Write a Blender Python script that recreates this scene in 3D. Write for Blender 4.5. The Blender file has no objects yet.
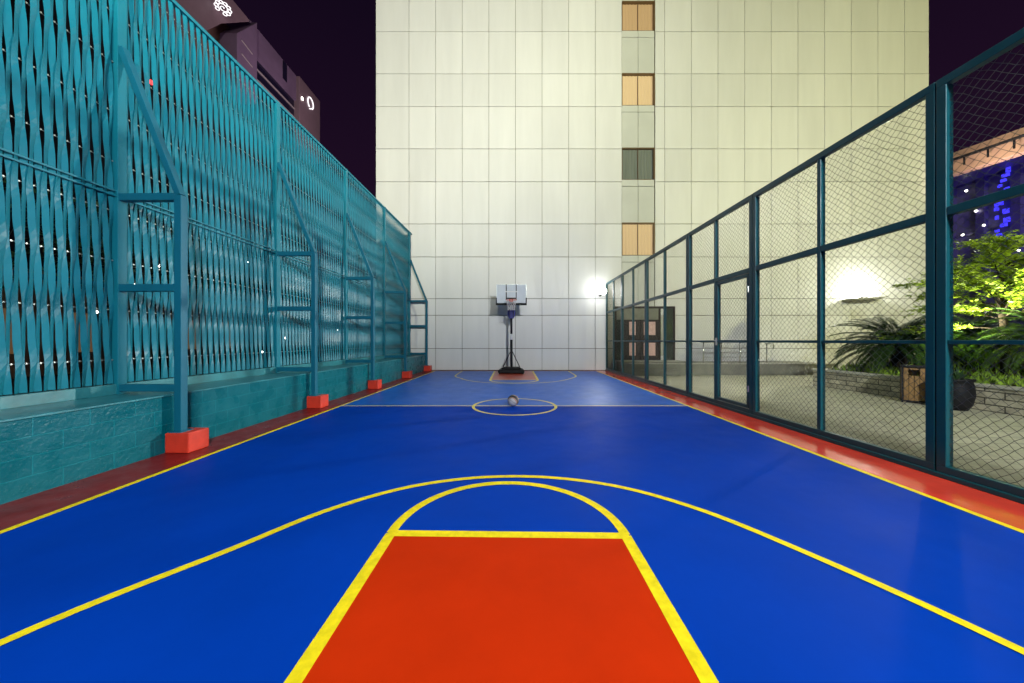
import bpy, math, random
from mathutils import Vector, Matrix
R = random.Random(7)
sc = bpy.context.scene
COL = sc.collection
PI = math.pi
H = 1.4          # eye height
F = 330.0        # focal length in photo pixels

# ------------------------------------------------------------------ helpers
class MB:
    def __init__(s): s.v = []; s.f = []
    def face(s, pts):
        b = len(s.v); s.v += [tuple(p) for p in pts]; s.f.append(tuple(range(b, b+len(pts))))
    def box(s, x0, x1, y0, y1, z0, z1):
        b = len(s.v)
        s.v += [(x0,y0,z0),(x1,y0,z0),(x1,y1,z0),(x0,y1,z0),(x0,y0,z1),(x1,y0,z1),(x1,y1,z1),(x0,y1,z1)]
        for q in ((0,3,2,1),(4,5,6,7),(0,1,5,4),(1,2,6,5),(2,3,7,6),(3,0,4,7)):
            s.f.append(tuple(b+i for i in q))
        return s
    def bar(s, p, q, w, h=None, up=(0,0,1)):
        h = h or w
        p, q = Vector(p), Vector(q); d = (q-p).normalized(); u = Vector(up)
        if abs(d.dot(u)) > .98: u = Vector((0,1,0))
        a = d.cross(u).normalized(); c = a.cross(d).normalized()
        b = len(s.v)
        for o in (p, q):
            for (i, j) in ((-1,-1),(1,-1),(1,1),(-1,1)):
                s.v.append(tuple(o + a*(i*w/2) + c*(j*h/2)))
        for f in ((0,1,2,3),(7,6,5,4),(0,4,5,1),(1,5,6,2),(2,6,7,3),(3,7,4,0)):
            s.f.append(tuple(b+i for i in f))
        return s
    def tube(s, pts, r, n=8, cap=True):
        pts = [Vector(p) for p in pts]; b = len(s.v); m = len(pts)
        rs = r if isinstance(r, (list, tuple)) else [r]*m
        for i, p in enumerate(pts):
            d = (pts[min(i+1, m-1)] - pts[max(i-1, 0)]).normalized()
            u = Vector((0,0,1)) if abs(d.z) < .9 else Vector((0,1,0))
            a = d.cross(u).normalized(); c = a.cross(d)
            for k in range(n):
                t = 2*PI*k/n
                s.v.append(tuple(p + a*(rs[i]*math.cos(t)) + c*(rs[i]*math.sin(t))))
        for i in range(m-1):
            for k in range(n):
                s.f.append((b+i*n+k, b+i*n+(k+1)%n, b+(i+1)*n+(k+1)%n, b+(i+1)*n+k))
        if cap:
            s.f.append(tuple(b+k for k in range(n))[::-1]); s.f.append(tuple(b+(m-1)*n+k for k in range(n)))
        return s
    def lathe(s, prof, cx=0, cy=0, n=24):
        b = len(s.v); m = len(prof)
        for (r, z) in prof:
            for k in range(n):
                t = 2*PI*k/n; s.v.append((cx+r*math.cos(t), cy+r*math.sin(t), z))
        for i in range(m-1):
            for k in range(n):
                s.f.append((b+i*n+k, b+i*n+(k+1)%n, b+(i+1)*n+(k+1)%n, b+(i+1)*n+k))
        s.f.append(tuple(b+k for k in range(n))[::-1]); s.f.append(tuple(b+(m-1)*n+k for k in range(n)))
        return s
    def prism(s, poly, axis, a, b_):
        # poly: 2D outline, extruded along an axis ('x','y','z') from a to b_
        def P(u, v, w):
            return {'x': (w,u,v), 'y': (u,w,v), 'z': (u,v,w)}[axis]
        b = len(s.v); n = len(poly)
        s.v += [P(u,v,a) for u,v in poly] + [P(u,v,b_) for u,v in poly]
        s.f.append(tuple(range(b, b+n))[::-1]); s.f.append(tuple(range(b+n, b+2*n)))
        for i in range(n):
            j = (i+1) % n; s.f.append((b+i, b+j, b+n+j, b+n+i))
        return s
    def ribbon(s, pts, w, z):
        # flat painted line of constant width along a polyline in the ground plane
        n = len(pts); L = []; Rr = []
        for i in range(n):
            a = Vector(pts[max(i-1,0)]); c = Vector(pts[min(i+1,n-1)]); d = (c-a).normalized(); nn = Vector((-d.y, d.x))
            p = Vector(pts[i]); L.append(p+nn*w/2); Rr.append(p-nn*w/2)
        b = len(s.v)
        for l, r in zip(L, Rr): s.v += [(r.x, r.y, z), (l.x, l.y, z)]
        for i in range(n-1): s.f.append((b+2*i, b+2*i+2, b+2*i+3, b+2*i+1))
        return s
    def build(s, name, mat, parent=None, bevel=0, smooth=False, loc=None, rz=0, kind=None, normals=True):
        me = bpy.data.meshes.new(name); me.from_pydata(s.v, [], s.f); me.update()
        if normals and len(s.f) < 4000:
            import bmesh
            bm = bmesh.new(); bm.from_mesh(me); bmesh.ops.recalc_face_normals(bm, faces=bm.faces); bm.to_mesh(me); bm.free()
        if smooth:
            me.polygons.foreach_set('use_smooth', [True]*len(me.polygons))
        me.materials.append(mat)
        o = bpy.data.objects.new(name, me); COL.objects.link(o)
        if parent: o.parent = parent
        if loc: o.location = loc
        if rz: o.rotation_euler.z = rz
        if bevel:
            m = o.modifiers.new('Bevel', 'BEVEL'); m.width = bevel; m.segments = 2; m.limit_method = 'ANGLE'
        if kind: o['kind'] = kind
        return o

def thing(name, label, cat, loc=(0,0,0), rz=0, group=None):
    o = bpy.data.objects.new(name, None); COL.objects.link(o); o.empty_display_size = .2
    o.location = loc; o.rotation_euler.z = rz
    o['label'] = label; o['category'] = cat
    if group: o['group'] = group
    return o
def tag(o, label, cat, group=None):
    o['label'] = label; o['category'] = cat
    if group: o['group'] = group
    return o
def copy_tree(o, parent=None):
    c = o.copy(); COL.objects.link(c); c.parent = parent
    for ch in o.children: copy_tree(ch, c)
    return c

# ------------------------------------------------------------------ materials
def mat(name, base, rough=.5, spec=.5, metal=0, emit=None, es=0, var=0, vscale=3.0, bump=0, bscale=40, island=0,
        rvar=0, coat=0, trans=None, stretch=None):
    m = bpy.data.materials.new(name); m.use_nodes = True
    nt = m.node_tree; N = nt.nodes; L = nt.links; p = N['Principled BSDF']
    p.inputs['Base Color'].default_value = (*base, 1); p.inputs['Roughness'].default_value = rough
    p.inputs['Specular IOR Level'].default_value = spec; p.inputs['Metallic'].default_value = metal
    if coat: p.inputs['Coat Weight'].default_value = coat; p.inputs['Coat Roughness'].default_value = .15
    if emit: p.inputs['Emission Color'].default_value = (*emit, 1); p.inputs['Emission Strength'].default_value = es
    tc = N.new('ShaderNodeTexCoord'); vec = tc.outputs['Object']
    if stretch:
        mp = N.new('ShaderNodeMapping'); mp.inputs['Scale'].default_value = stretch; L.new(vec, mp.inputs['Vector']); vec = mp.outputs['Vector']
    col = None
    def noise(scale, detail=5, rough_=.6):
        n = N.new('ShaderNodeTexNoise'); n.inputs['Scale'].default_value = scale; n.inputs['Detail'].default_value = detail
        n.inputs['Roughness'].default_value = rough_; L.new(vec, n.inputs['Vector']); return n.outputs['Fac']
    def mapr(o, a, b, c=.3, d=.7):
        r = N.new('ShaderNodeMapRange'); L.new(o, r.inputs[0])
        for i, q in enumerate((c, d, a, b)): r.inputs[1+i].default_value = q
        return r.outputs[0]
    mul = None
    if var: mul = mapr(noise(vscale), 1-var, 1+var)
    if island:
        g = N.new('ShaderNodeNewGeometry'); k = mapr(g.outputs['Random Per Island'], 1-island, 1+island, 0, 1)
        if mul is None: mul = k
        else:
            mm = N.new('ShaderNodeMath'); mm.operation = 'MULTIPLY'; L.new(mul, mm.inputs[0]); L.new(k, mm.inputs[1]); mul = mm.outputs[0]
    if mul is not None:
        v = N.new('ShaderNodeVectorMath'); v.operation = 'SCALE'; v.inputs[0].default_value = base; L.new(mul, v.inputs['Scale'])
        L.new(v.outputs['Vector'], p.inputs['Base Color'])
    if rvar: L.new(mapr(noise(vscale*1.7+.3), max(.03, rough-rvar), rough+rvar), p.inputs['Roughness'])
    if bump:
        b = N.new('ShaderNodeBump'); b.inputs['Strength'].default_value = bump; b.inputs['Distance'].default_value = .01
        L.new(noise(bscale), b.inputs['Height']); L.new(b.outputs['Normal'], p.inputs['Normal'])
    return m

def emis(name, col, s):
    m = bpy.data.materials.new(name); m.use_nodes = True; nt = m.node_tree; nt.nodes.clear()
    e = nt.nodes.new('ShaderNodeEmission'); e.inputs[0].default_value = (*col, 1); e.inputs[1].default_value = s
    o = nt.nodes.new('ShaderNodeOutputMaterial'); nt.links.new(e.outputs[0], o.inputs[0]); return m

def brick_mat(name, c1, c2, mortar, bw, bh, ms, rough, axis='yz', bump=.5, spec=.5, rvar=.15, var=.2):
    m = mat(name, c1, rough, spec); nt = m.node_tree; N = nt.nodes; L = nt.links; p = N['Principled BSDF']
    tc = N.new('ShaderNodeTexCoord'); sp = N.new('ShaderNodeSeparateXYZ'); L.new(tc.outputs['Object'], sp.inputs[0])
    cb = N.new('ShaderNodeCombineXYZ'); L.new(sp.outputs['XYZ'.index(axis[0].upper())], cb.inputs[0]); L.new(sp.outputs['XYZ'.index(axis[1].upper())], cb.inputs[1])
    br = N.new('ShaderNodeTexBrick'); L.new(cb.outputs[0], br.inputs['Vector'])
    br.inputs['Color1'].default_value = (*c1,1); br.inputs['Color2'].default_value = (*c2,1); br.inputs['Mortar'].default_value = (*mortar,1)
    br.inputs['Scale'].default_value = 1; br.inputs['Mortar Size'].default_value = ms; br.inputs['Mortar Smooth'].default_value = .4
    br.inputs['Brick Width'].default_value = bw; br.inputs['Row Height'].default_value = bh; br.inputs['Bias'].default_value = 0
    nz = N.new('ShaderNodeTexNoise'); nz.inputs['Scale'].default_value = 4; nz.inputs['Detail'].default_value = 6; L.new(tc.outputs['Object'], nz.inputs['Vector'])
    mr = N.new('ShaderNodeMapRange'); L.new(nz.outputs['Fac'], mr.inputs[0])
    for i, q in enumerate((.3,.7,1-var,1+var)): mr.inputs[1+i].default_value = q
    v = N.new('ShaderNodeVectorMath'); v.operation = 'SCALE'; L.new(br.outputs['Color'], v.inputs[0]); L.new(mr.outputs[0], v.inputs['Scale'])
    L.new(v.outputs['Vector'], p.inputs['Base Color'])
    r2 = N.new('ShaderNodeMapRange'); L.new(nz.outputs['Fac'], r2.inputs[0])
    for i, q in enumerate((.3,.7,rough-rvar,rough+rvar)): r2.inputs[1+i].default_value = q
    L.new(r2.outputs[0], p.inputs['Roughness'])
    n2 = N.new('ShaderNodeTexNoise'); n2.inputs['Scale'].default_value = 22; n2.inputs['Detail'].default_value = 4; L.new(tc.outputs['Object'], n2.inputs['Vector'])
    ma = N.new('ShaderNodeMath'); ma.operation = 'MULTIPLY_ADD'; L.new(br.outputs['Fac'], ma.inputs[0]); ma.inputs[1].default_value = -1; L.new(n2.outputs['Fac'], ma.inputs[2])
    b = N.new('ShaderNodeBump'); b.inputs['Strength'].default_value = bump; b.inputs['Distance'].default_value = .015
    L.new(ma.outputs[0], b.inputs['Height']); L.new(b.outputs['Normal'], p.inputs['Normal'])
    return m

M = {}
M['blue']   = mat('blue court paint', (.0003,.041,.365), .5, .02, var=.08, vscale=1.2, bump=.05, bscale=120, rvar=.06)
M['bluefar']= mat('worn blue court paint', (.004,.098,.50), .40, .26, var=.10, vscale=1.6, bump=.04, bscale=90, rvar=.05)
M['redkey'] = mat('orange red key paint', (.53,.026,.002), .55, .02, var=.07, vscale=2.2, bump=.05, bscale=120, rvar=.06)
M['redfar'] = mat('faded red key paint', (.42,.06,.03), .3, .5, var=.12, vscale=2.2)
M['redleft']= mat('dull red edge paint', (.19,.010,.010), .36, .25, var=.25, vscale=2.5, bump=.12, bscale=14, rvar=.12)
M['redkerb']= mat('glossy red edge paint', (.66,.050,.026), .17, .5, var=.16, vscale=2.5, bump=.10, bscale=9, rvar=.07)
M['redblock']=mat('red block paint', (.56,.035,.015), .45, .45, var=.12, vscale=8, bump=.25, bscale=30)
M['yellow'] = mat('yellow line paint', (.84,.66,.012), .5, .05, var=.16, vscale=16, bump=.05, bscale=80)
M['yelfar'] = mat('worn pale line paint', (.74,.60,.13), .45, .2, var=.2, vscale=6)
M['teal']   = mat('teal slat paint', (.004,.145,.200), .42, .28, var=.12, vscale=1.3, rvar=.08)
M['tealpost']=mat('teal post paint', (.004,.105,.165), .42, .25, var=.1, vscale=2, rvar=.08)
M['tealfence']=mat('dark teal fence paint', (.003,.066,.084), .36, .4, var=.1, vscale=2, rvar=.08)
M['tealwall']=brick_mat('painted teal block wall', (.0015,.098,.126), (.002,.110,.140), (.004,.15,.185), .40, .178, .006, .30, 'yz', .40, .16, .12, .10)  # joints painted lighter, standing in for glints on the glossy paint
M['ledge']  = mat('teal ledge paint', (.02,.16,.19), .35, .5, var=.3, vscale=3, bump=.2, bscale=20)
M['galv']   = mat('galvanised wire', (.095,.10,.085), .5, .35)
M['rod']    = mat('zinc rod', (.35,.38,.36), .35, .5, metal=.7)
M['panel']  = mat('cream cladding panel', (.70,.70,.66), .40, .4, island=.04, var=.045, vscale=.9, rvar=.08, stretch=(1.6,1,.22))
M['spandrel']=mat('grey spandrel panel', (.54,.55,.49), .45, .4, island=.04, var=.05, vscale=.8)
M['joint']  = mat('cladding joint', (.15,.13,.08), .8, .2)
M['lit']    = mat('lit curtain', (.5,.38,.22), .8, .2, emit=(1,.64,.32), es=.24, var=.03, vscale=1.5, stretch=(9,1,.4))
M['litdim'] = mat('dim lit curtain', (.38,.26,.14), .8, .2, emit=(1,.60,.28), es=.16, var=.05, vscale=1.5, stretch=(9,1,.4))
M['unlit']  = mat('unlit curtain', (.16,.18,.15), .8, .3, var=.15, vscale=1.5, stretch=(9,1,.4))
M['bronze'] = mat('bronze window frame', (.13,.075,.03), .45, .5)
M['darkdoor']=mat('dark red door', (.016,.006,.005), .5, .15, var=.2, vscale=4)
M['doorpane']=mat('lit door pane', (.4,.28,.24), .4, .3, emit=(1,.58,.44), es=.22, var=.2, vscale=5)
M['glassdark']=mat('dark glass', (.02,.03,.02), .12, .6)
M['chrome'] = mat('steel', (.6,.6,.58), .25, .5, metal=1)
M['black']  = mat('black plastic', (.010,.010,.011), .6, .2)
M['blackmetal']=mat('black metal', (.012,.012,.015), .5, .25)
M['white']  = mat('white paint', (.75,.75,.74), .4, .5)
M['board']  = mat('backboard', (.62,.67,.71), .5, .2, var=.06, vscale=3)
M['bluepad']= mat('blue pad', (.02,.025,.22), .5, .4)
M['orange'] = mat('orange rim', (.45,.05,.015), .4, .5)
M['net']    = mat('white net', (.7,.68,.68), .7, .3)
M['paving'] = brick_mat('yard paving', (.50,.49,.33), (.56,.55,.38), (.26,.25,.17), .6, .3, .008, .55, 'xy', .25, .3, .1, .2)
M['asphalt']= mat('dark ground', (.05,.05,.052), .8, .3, var=.2, vscale=.6)
M['stone']  = brick_mat('stacked stone', (.55,.51,.36), (.38,.35,.25), (.09,.085,.06), .55, .13, .012, .8, 'yz', 1.0, .2, .1, .35)
M['cap']    = mat('stone cap', (.42,.41,.33), .6, .3, var=.2, vscale=4)
M['step']   = mat('step stone', (.20,.20,.14), .6, .3, var=.2, vscale=3)
M['soil']   = mat('soil', (.05,.04,.025), .9, .1, var=.3, vscale=6)
M['leafpalm']=mat('cycad leaf', (.05,.10,.018), .5, .15, island=.35)
M['leafshade']=mat('shaded cycad leaf', (.020,.042,.009), .6, .1, island=.35)  # darker copy of the cycad leaf, shade of backlit fronds painted in
M['leaflime']=mat('lime leaf', (.30,.43,.02), .5, .4, island=.35)
M['leafdark']=mat('dark leaf', (.03,.07,.02), .5, .4, island=.4)
M['grassm'] = mat('ground cover', (.20,.32,.03), .6, .2, island=.4)
M['bark']   = mat('bark', (.035,.027,.017), .9, .1, var=.3, vscale=10, bump=.5, bscale=25)
M['wood']   = mat('bin wood', (.24,.135,.04), .5, .4, island=.2, var=.3, vscale=4, stretch=(12,12,1))
M['mauve']  = mat('mauve cladding', (.20,.13,.16), .5, .4, var=.12, vscale=.4)
M['mauve2'] = mat('violet cladding', (.17,.11,.19), .5, .4, var=.15, vscale=.5)
M['brownwall']=mat('brown render', (.15,.085,.07), .6, .3, var=.15, vscale=.4)
M['dglaze'] = mat('dark glazing', (.012,.010,.03), .15, .6)
M['paleline']=mat('pale band', (.34,.28,.30), .5, .3)
M['sign']   = emis('white sign light', (1,.95,.97), 1.5)
M['lampface']=emis('lamp face', (1,1,.97), 35)
M['lampsmall']=emis('small lamp', (1,.96,.85), 9)
M['lampred']= emis('red lamp', (1,.04,.04), 4)
M['lampwarm']=emis('warm lit window', (1,.55,.25), .10)
M['lampwhite']=emis('cool lit window', (.9,1,.9), 1.6)
M['ledblue']= emis('blue strip light', (.05,.04,1), 1.6)
M['bluewall']=mat('blue facade', (.10,.085,.20), .5, .4, var=.2, vscale=.3)
M['bluerib']= mat('dark blue rib', (.05,.04,.14), .4, .4)
M['canopy'] = mat('canopy fascia', (.55,.36,.26), .5, .3, var=.15, vscale=.6)
M['unlitwall']=mat('unlit render', (.015,.012,.016), .85, .1)  # unlit look of the lower storeys put into the colour
M['farwall']= mat('brown far wall', (.20,.12,.07), .7, .3, var=.25, vscale=.5)

# ------------------------------------------------------------------ ground and court
def sheet(name, x0, x1, y0, y1, z, m):
    b = MB(); b.face([(x0,y0,z),(x1,y0,z),(x1,y1,z),(x0,y1,z)]); return b.build(name, m, kind='structure')
sheet('ground', -400, 400, -300, 500, -.03, M['asphalt'])
sheet('paving', 4.3, 30, -12, 15.5, -.004, M['paving'])
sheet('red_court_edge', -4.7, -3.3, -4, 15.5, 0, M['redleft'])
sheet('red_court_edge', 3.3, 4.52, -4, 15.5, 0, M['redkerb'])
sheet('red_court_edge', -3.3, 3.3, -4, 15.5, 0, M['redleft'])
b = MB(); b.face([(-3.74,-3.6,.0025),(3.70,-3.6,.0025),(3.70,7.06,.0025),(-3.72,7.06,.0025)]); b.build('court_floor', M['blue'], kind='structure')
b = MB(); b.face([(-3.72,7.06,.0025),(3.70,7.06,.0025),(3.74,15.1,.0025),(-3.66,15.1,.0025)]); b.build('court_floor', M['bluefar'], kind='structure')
W = .06
def line(pts, w, m='yellow', z=.0050):
    b = MB(); b.ribbon(pts, w, z); return b.build('court_line', M[m], kind='structure')
line([(-3.75,-3.6),(-3.74,4),(-3.72,7.0)], W); line([(-3.72,7.0),(-3.66,15.1)], W, 'yelfar')
line([(3.72,-3.6),(3.71,4),(3.71,7.0)], W); line([(3.71,7.0),(3.75,15.1)], W, 'yelfar')
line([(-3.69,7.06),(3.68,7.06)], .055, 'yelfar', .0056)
def key(sgn, y0, red, lm):
    # sgn 1: the near end as it lies; -1: mirrored about the half-way line
    T = (lambda x, y: (x, y)) if sgn > 0 else (lambda x, y: (x*(.945 if x < -2 else 1)+.03, 14.12-y))
    b = MB(); p = [T(-.93,y0), T(.80,y0), T(.80,2.36), T(-.90,2.38)]
    b.face([(x, y, .0040) for x, y in (p if sgn > 0 else p[::-1])]); b.build('painted_key', M[red], kind='structure')
    line([T(-.935,y0), T(-.895,2.39)], .075, lm, .0052); line([T(.80,y0), T(.795,2.36)], .075, lm, .0058)
    line([T(-.92,2.394), T(.82,2.360)], .075, lm, .0046)
    line([T(-.05+.845*math.cos(t), 2.385-.03*math.cos(t)/2+.85*math.sin(t)) for t in [PI*i/40 for i in range(41)]], .072, lm, .0064)
    # three-point line through measured points, smoothed
    P = [(-2.56,y0),(-2.55,.4),(-2.50,1.12),(-2.32,1.62),(-1.9,2.2),(-1.55,2.70),(-1.08,3.10),(-.55,3.32),(0,3.39),(.55,3.32),(1.08,3.10),(1.55,2.70),(1.9,2.2),(2.22,1.62),(2.38,1.15),(2.42,.4),(2.42,y0)]
    Q = []
    for i in range(len(P)-1):
        a, bb, c, d = P[max(i-1,0)], P[i], P[i+1], P[min(i+2,len(P)-1)]
        for k in range(6):
            t = k/6
            Q.append(tuple(.5*((2*bb[j])+(-a[j]+c[j])*t+(2*a[j]-5*bb[j]+4*c[j]-d[j])*t*t+(-a[j]+3*bb[j]-3*c[j]+d[j])*t**3) for j in (0,1)))
    Q.append(P[-1])
    line([T(*q) for q in Q], .06, lm, .0070)
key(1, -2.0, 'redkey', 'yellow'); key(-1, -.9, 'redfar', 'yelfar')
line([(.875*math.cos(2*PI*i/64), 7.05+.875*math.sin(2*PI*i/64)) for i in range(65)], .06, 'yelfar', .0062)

# ------------------------------------------------------------------ left side: wall, screen, braces
TILT = -.018; PV = (-4.36, 4.2, 0)
def lft(x, y, z=0):       # local (x towards the court, y along) -> world, for the tilted left side
    c, s = math.cos(TILT), math.sin(TILT)
    return (PV[0]+x*c-y*s, PV[1]+x*s+y*c, z)
Y0L, Y1L = -7.5, 11.25
b = MB(); b.box(-.86, 0, Y0L, Y1L, -.02, .70)
w = b.build('block_wall', M['tealwall'], loc=PV, rz=TILT, bevel=.008); tag(w, 'low teal painted block wall under the slatted screen', 'wall')
b = MB(); b.box(-.86, .012, Y0L, Y1L, .70, .722); b.build('wall_cap', M['ledge'], w, bevel=.005)

scr = thing('slatted_screen', 'tall teal screen of wavy vertical metal slats on the block wall', 'screen', PV, TILT)
SX = -.69                  # screen plane, local x
POSTY = [0, 2.72, 5.45, 8.2, 10.98]
Z0, Z1 = .86, 6.36
PITCH = .0515; ROW = .625; ZR = .86+.30
def lattice(y0, y1, i0):
    b = MB(); n = int((y1-y0)/PITCH); st = (y1-y0)/n
    steps = int((Z1-Z0)/ROW*8); dz = (Z1-Z0)/steps
    for i in range(n):
        sg = 1 if (i+i0) % 2 == 0 else -1; yc = y0+(i+.5)*st
        base = len(b.v)
        for k in range(steps+1):
            z = Z0+k*dz; ph = PI*(z-ZR)/ROW
            c = math.cos(ph)
            off = sg*.0150*c*abs(c)**1.6
            th = math.radians(-4) + sg*math.radians(28)*math.sin(ph)
            hw = .0249
            dx = math.sin(th)*hw; dy = math.cos(th)*hw
            xx = SX + .004*sg
            tx, ty = .0015*math.cos(th), -.0015*math.sin(th)
            y = yc+off
            b.v += [(xx-dx+tx, y-dy+ty, z), (xx+dx+tx, y+dy+ty, z), (xx+dx-tx, y+dy-ty, z), (xx-dx-tx, y-dy-ty, z)]
        for k in range(steps):
            a = base+4*k
            for j in range(4):
                b.f.append((a+j, a+(j+1)%4, a+4+(j+1)%4, a+4+j))
    return b, n
edges = [Y0L, -5.4, -2.7] + POSTY + [Y1L]
bays = list(zip(edges[:-1], edges[1:]))
for y0, y1 in bays:
    b, n = lattice(y0+.06, y1-.06, 0)
    b.build('slat_panel', M['teal'], scr, normals=False)
    z = ZR
    while z < Z1:
        b = MB(); b.tube([(SX-.014, y0+.05, z), (SX-.014, y1-.05, z)], .005, 5); b.build('tie_rod', M['rod'], scr, normals=False); z += ROW
    # small zinc clips where each rod crosses an opening
    b = MB(); z = ZR; r = 0
    while z < Z1:
        k = 0
        while y0+.06+k*PITCH < y1-.06:
            if (k+r) % 2 == 0:
                y = y0+.06+k*PITCH
                b.box(SX-.012, SX-.002, y-.006, y+.006, z-.008, z+.008)
            k += 1
        z += ROW; r += 1
    b.build('clip', M['rod'], scr, normals=False)['kind'] = 'stuff'
for y in edges[1:-1]:
    b = MB(); b.box(SX-.05, SX+.045, y-.05, y+.05, .722, 6.42); b.build('column', M['teal'], scr, bevel=.004)
b = MB()
for zz in (6.36,): b.box(SX-.045, SX+.04, Y0L, Y1L, zz, zz+.055)
b.build('top_rail', M['teal'], scr, bevel=.004)
b = MB(); b.box(SX-.06, SX+.03, Y0L, Y1L, .722, .85); b.build('bottom_rail', M['ledge'], scr, bevel=.004)
for zz in (3.225, 3.285):
    b = MB(); b.bar((SX+.022, Y0L, zz), (SX+.022, Y1L, zz), .012, .020); b.build('waist_rail', M['teal'], scr)
b = MB(); b.box(SX-.10, SX-.05, Y0L, Y1L, 2.06, 2.12); b.build('back_rail', M['tealpost'], scr)

def make_brace(label):
    t = thing('truss_brace', label, 'brace', (0,0,0), TILT, 'braces along the slatted screen')
    px = .115
    b = MB(); b.box(px-.045, px+.045, -.045, .045, .25, 3.24); b.build('post', M['tealpost'], t, bevel=.006)
    b = MB(); b.bar((px-.003, 0, 3.24), (SX+.05, 0, 5.12), .072, .085, up=(0,1,0)); b.build('diagonal', M['tealpost'], t, bevel=.005)
    for z in (3.22, 2.07, .80):
        b = MB(); b.box(SX+.045, px-.045, -.04, .04, z-.045, z+.045); b.build('rung', M['tealpost'], t, bevel=.005)
    b = MB(); b.box(px-.085, px+.085, -.085, .085, .25, .262); b.build('base_plate', M['tealpost'], t)
    return t
BL = ['teal steel brace nearest the camera, on the largest red block', 'teal steel brace second from the camera along the screen',
      'teal steel brace in the middle of the row of five', 'teal steel brace second from the cream building',
      'teal steel brace standing against the cream building']
KL = ['red concrete block under the nearest teal brace', 'red concrete block under the second teal brace from the camera',
      'red concrete block under the middle teal brace', 'red concrete block under the second last teal brace', 'red concrete block beside the cream building']
br0 = make_brace(BL[0])
b = MB(); b.box(-.0, .30, -.13, .15, 0, .25); blk0 = b.build('concrete_block', M['redblock'], bevel=.012)
tag(blk0, KL[0], 'block', 'red blocks under the braces')
for i, y in enumerate(POSTY):
    t = br0 if i == 0 else copy_tree(br0); t.location = lft(0, y); t['label'] = BL[i]
    k = blk0 if i == 0 else copy_tree(blk0); k.location = lft(.012, y+.03); k.rotation_euler.z = TILT; k['label'] = KL[i]

# ------------------------------------------------------------------ right fence
FX, FY, FT = 4.36, 3.42, .0075
fen = thing('mesh_fence', 'dark teal framed wire mesh fence along the right court edge', 'fence', (FX, FY, 0), FT)
PY = [-5.2, -2.6, 0, 2.61, 4.83, 7.43, 9.83, 12.04]       # bay joints (local y), the fifth bay from the far end holds the gate
T = .078
ZT, ZM, ZL, ZB = (4.00,4.085), (2.665,2.75), (1.365,1.405), (.05,.125)
def wire_panel(y0, y1, z0, z1, name='wire_mesh', parent=fen):
    s = .088; b = MB(); r = .0024
    ny = int((y1-y0)/(s/2))+1; nz = int((z1-z0)/(s/2))+1
    sy = (y1-y0)/ny; sz = (z1-z0)/nz
    J = {}
    def P(i, j):
        if (i, j) not in J:
            q = .006 if 0 < i < ny and 0 < j < nz else 0
            # slight sag and slack of the net
            J[i, j] = (T*.5+R.uniform(-.004,.004), y0+i*sy+R.uniform(-q,q)+.003*math.sin(j*.5+i*.21)*(q>0), z0+j*sz+R.uniform(-q,q)-.004*math.sin(PI*i/ny)*(q>0))
        return J[i, j]
    for i in range(ny):
        for j in range(nz):
            if (i+j) % 2 == 0: a, c = P(i,j), P(i+1,j+1)
            else: a, c = P(i,j+1), P(i+1,j)
            a, c = Vector(a), Vector(c); d = (c-a).normalized(); u = Vector((1,0,0)); v = d.cross(u)
            bb = len(b.v)
            for o in (a, c):
                for t in (0, 2*PI/3, 4*PI/3): b.v.append(tuple(o+u*(r*math.cos(t))+v*(r*math.sin(t))))
            for q in range(3): b.f.append((bb+q, bb+(q+1)%3, bb+3+(q+1)%3, bb+3+q))
    return b.build(name, M['galv'], parent, normals=False)
def fbox(name, y0, y1, z0, z1, dx0=0, dx1=T, parent=fen, m='tealfence', bev=.005):
    b = MB(); b.box(dx0, dx1, y0, y1, z0, z1); return b.build(name, M[m], parent, bevel=bev)
for i in range(len(PY)-1):
    y0, y1 = PY[i], PY[i+1]; ym = (y0+y1)/2 if i != 3 else 3.73
    a, c = y0+.006, y1-.006
    fbox('post', a, a+T, .125, ZT[0]); fbox('post', c-T, c, .125, ZT[0])
    fbox('top_rail', a, c, *ZT); fbox('bottom_rail', a, c, *ZB)
    # a pale lip along the foot of the bottom rail
    for (p0, p1, k) in ((a+T, ym-.03, 0), (ym+.03, c-T, 1)):
        fbox('mid_rail', p0, p1, *ZM, .003, T-.003)
        wire_panel(p0, p1, ZM[1], ZT[0])
    fbox('mid_post', ym-.03, ym+.03, ZB[1], ZT[0], .004, T-.004)
    if i != 3:
        for (p0, p1) in ((a+T, ym-.03), (ym+.03, c-T)):
            fbox('low_rail', p0, p1, *ZL, .012, T-.012); wire_panel(p0, p1, ZB[1], ZM[0])
    else:
        fbox('low_rail', ym+.03, c-T, *ZL, .012, T-.012); wire_panel(ym+.03, c-T, ZB[1], ZM[0])
        g = thing('gate', 'x', 'x'); del g['label'], g['category']; g.parent = fen
        p0, p1 = a+T+.012, ym-.042
        f = MB(); f.box(.006,T-.006,p0,p0+.06,.14,2.65); f.box(.006,T-.006,p1-.06,p1,.14,2.65)
        f.box(.006,T-.006,p0+.06,p1-.06,.14,.20); f.box(.006,T-.006,p0+.06,p1-.06,2.59,2.65); f.box(.012,T-.012,p0+.06,p1-.06,1.36,1.41)
        f.build('gate_frame', M['tealfence'], g, bevel=.004)
        wire_panel(p0+.06, p1-.06, .20, 2.59, 'gate_mesh', g)
        hd = MB(); hd.box(-.012,.006,p1-.06,p1-.005,1.30,1.46); hd.tube([(-.012,p1-.03,1.40),(-.055,p1-.03,1.40)],.009); hd.tube([(-.052,p1-.03,1.40),(-.056,p1-.15,1.40)],.009)
        hd.build('gate_handle', M['chrome'], g)
        for z in (.45, 2.3):
            q = MB(); q.tube([(-.008,p0-.006,z),(-.008,p0-.006,z+.11)],.012); q.build('hinge', M['chrome'], g)
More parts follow.
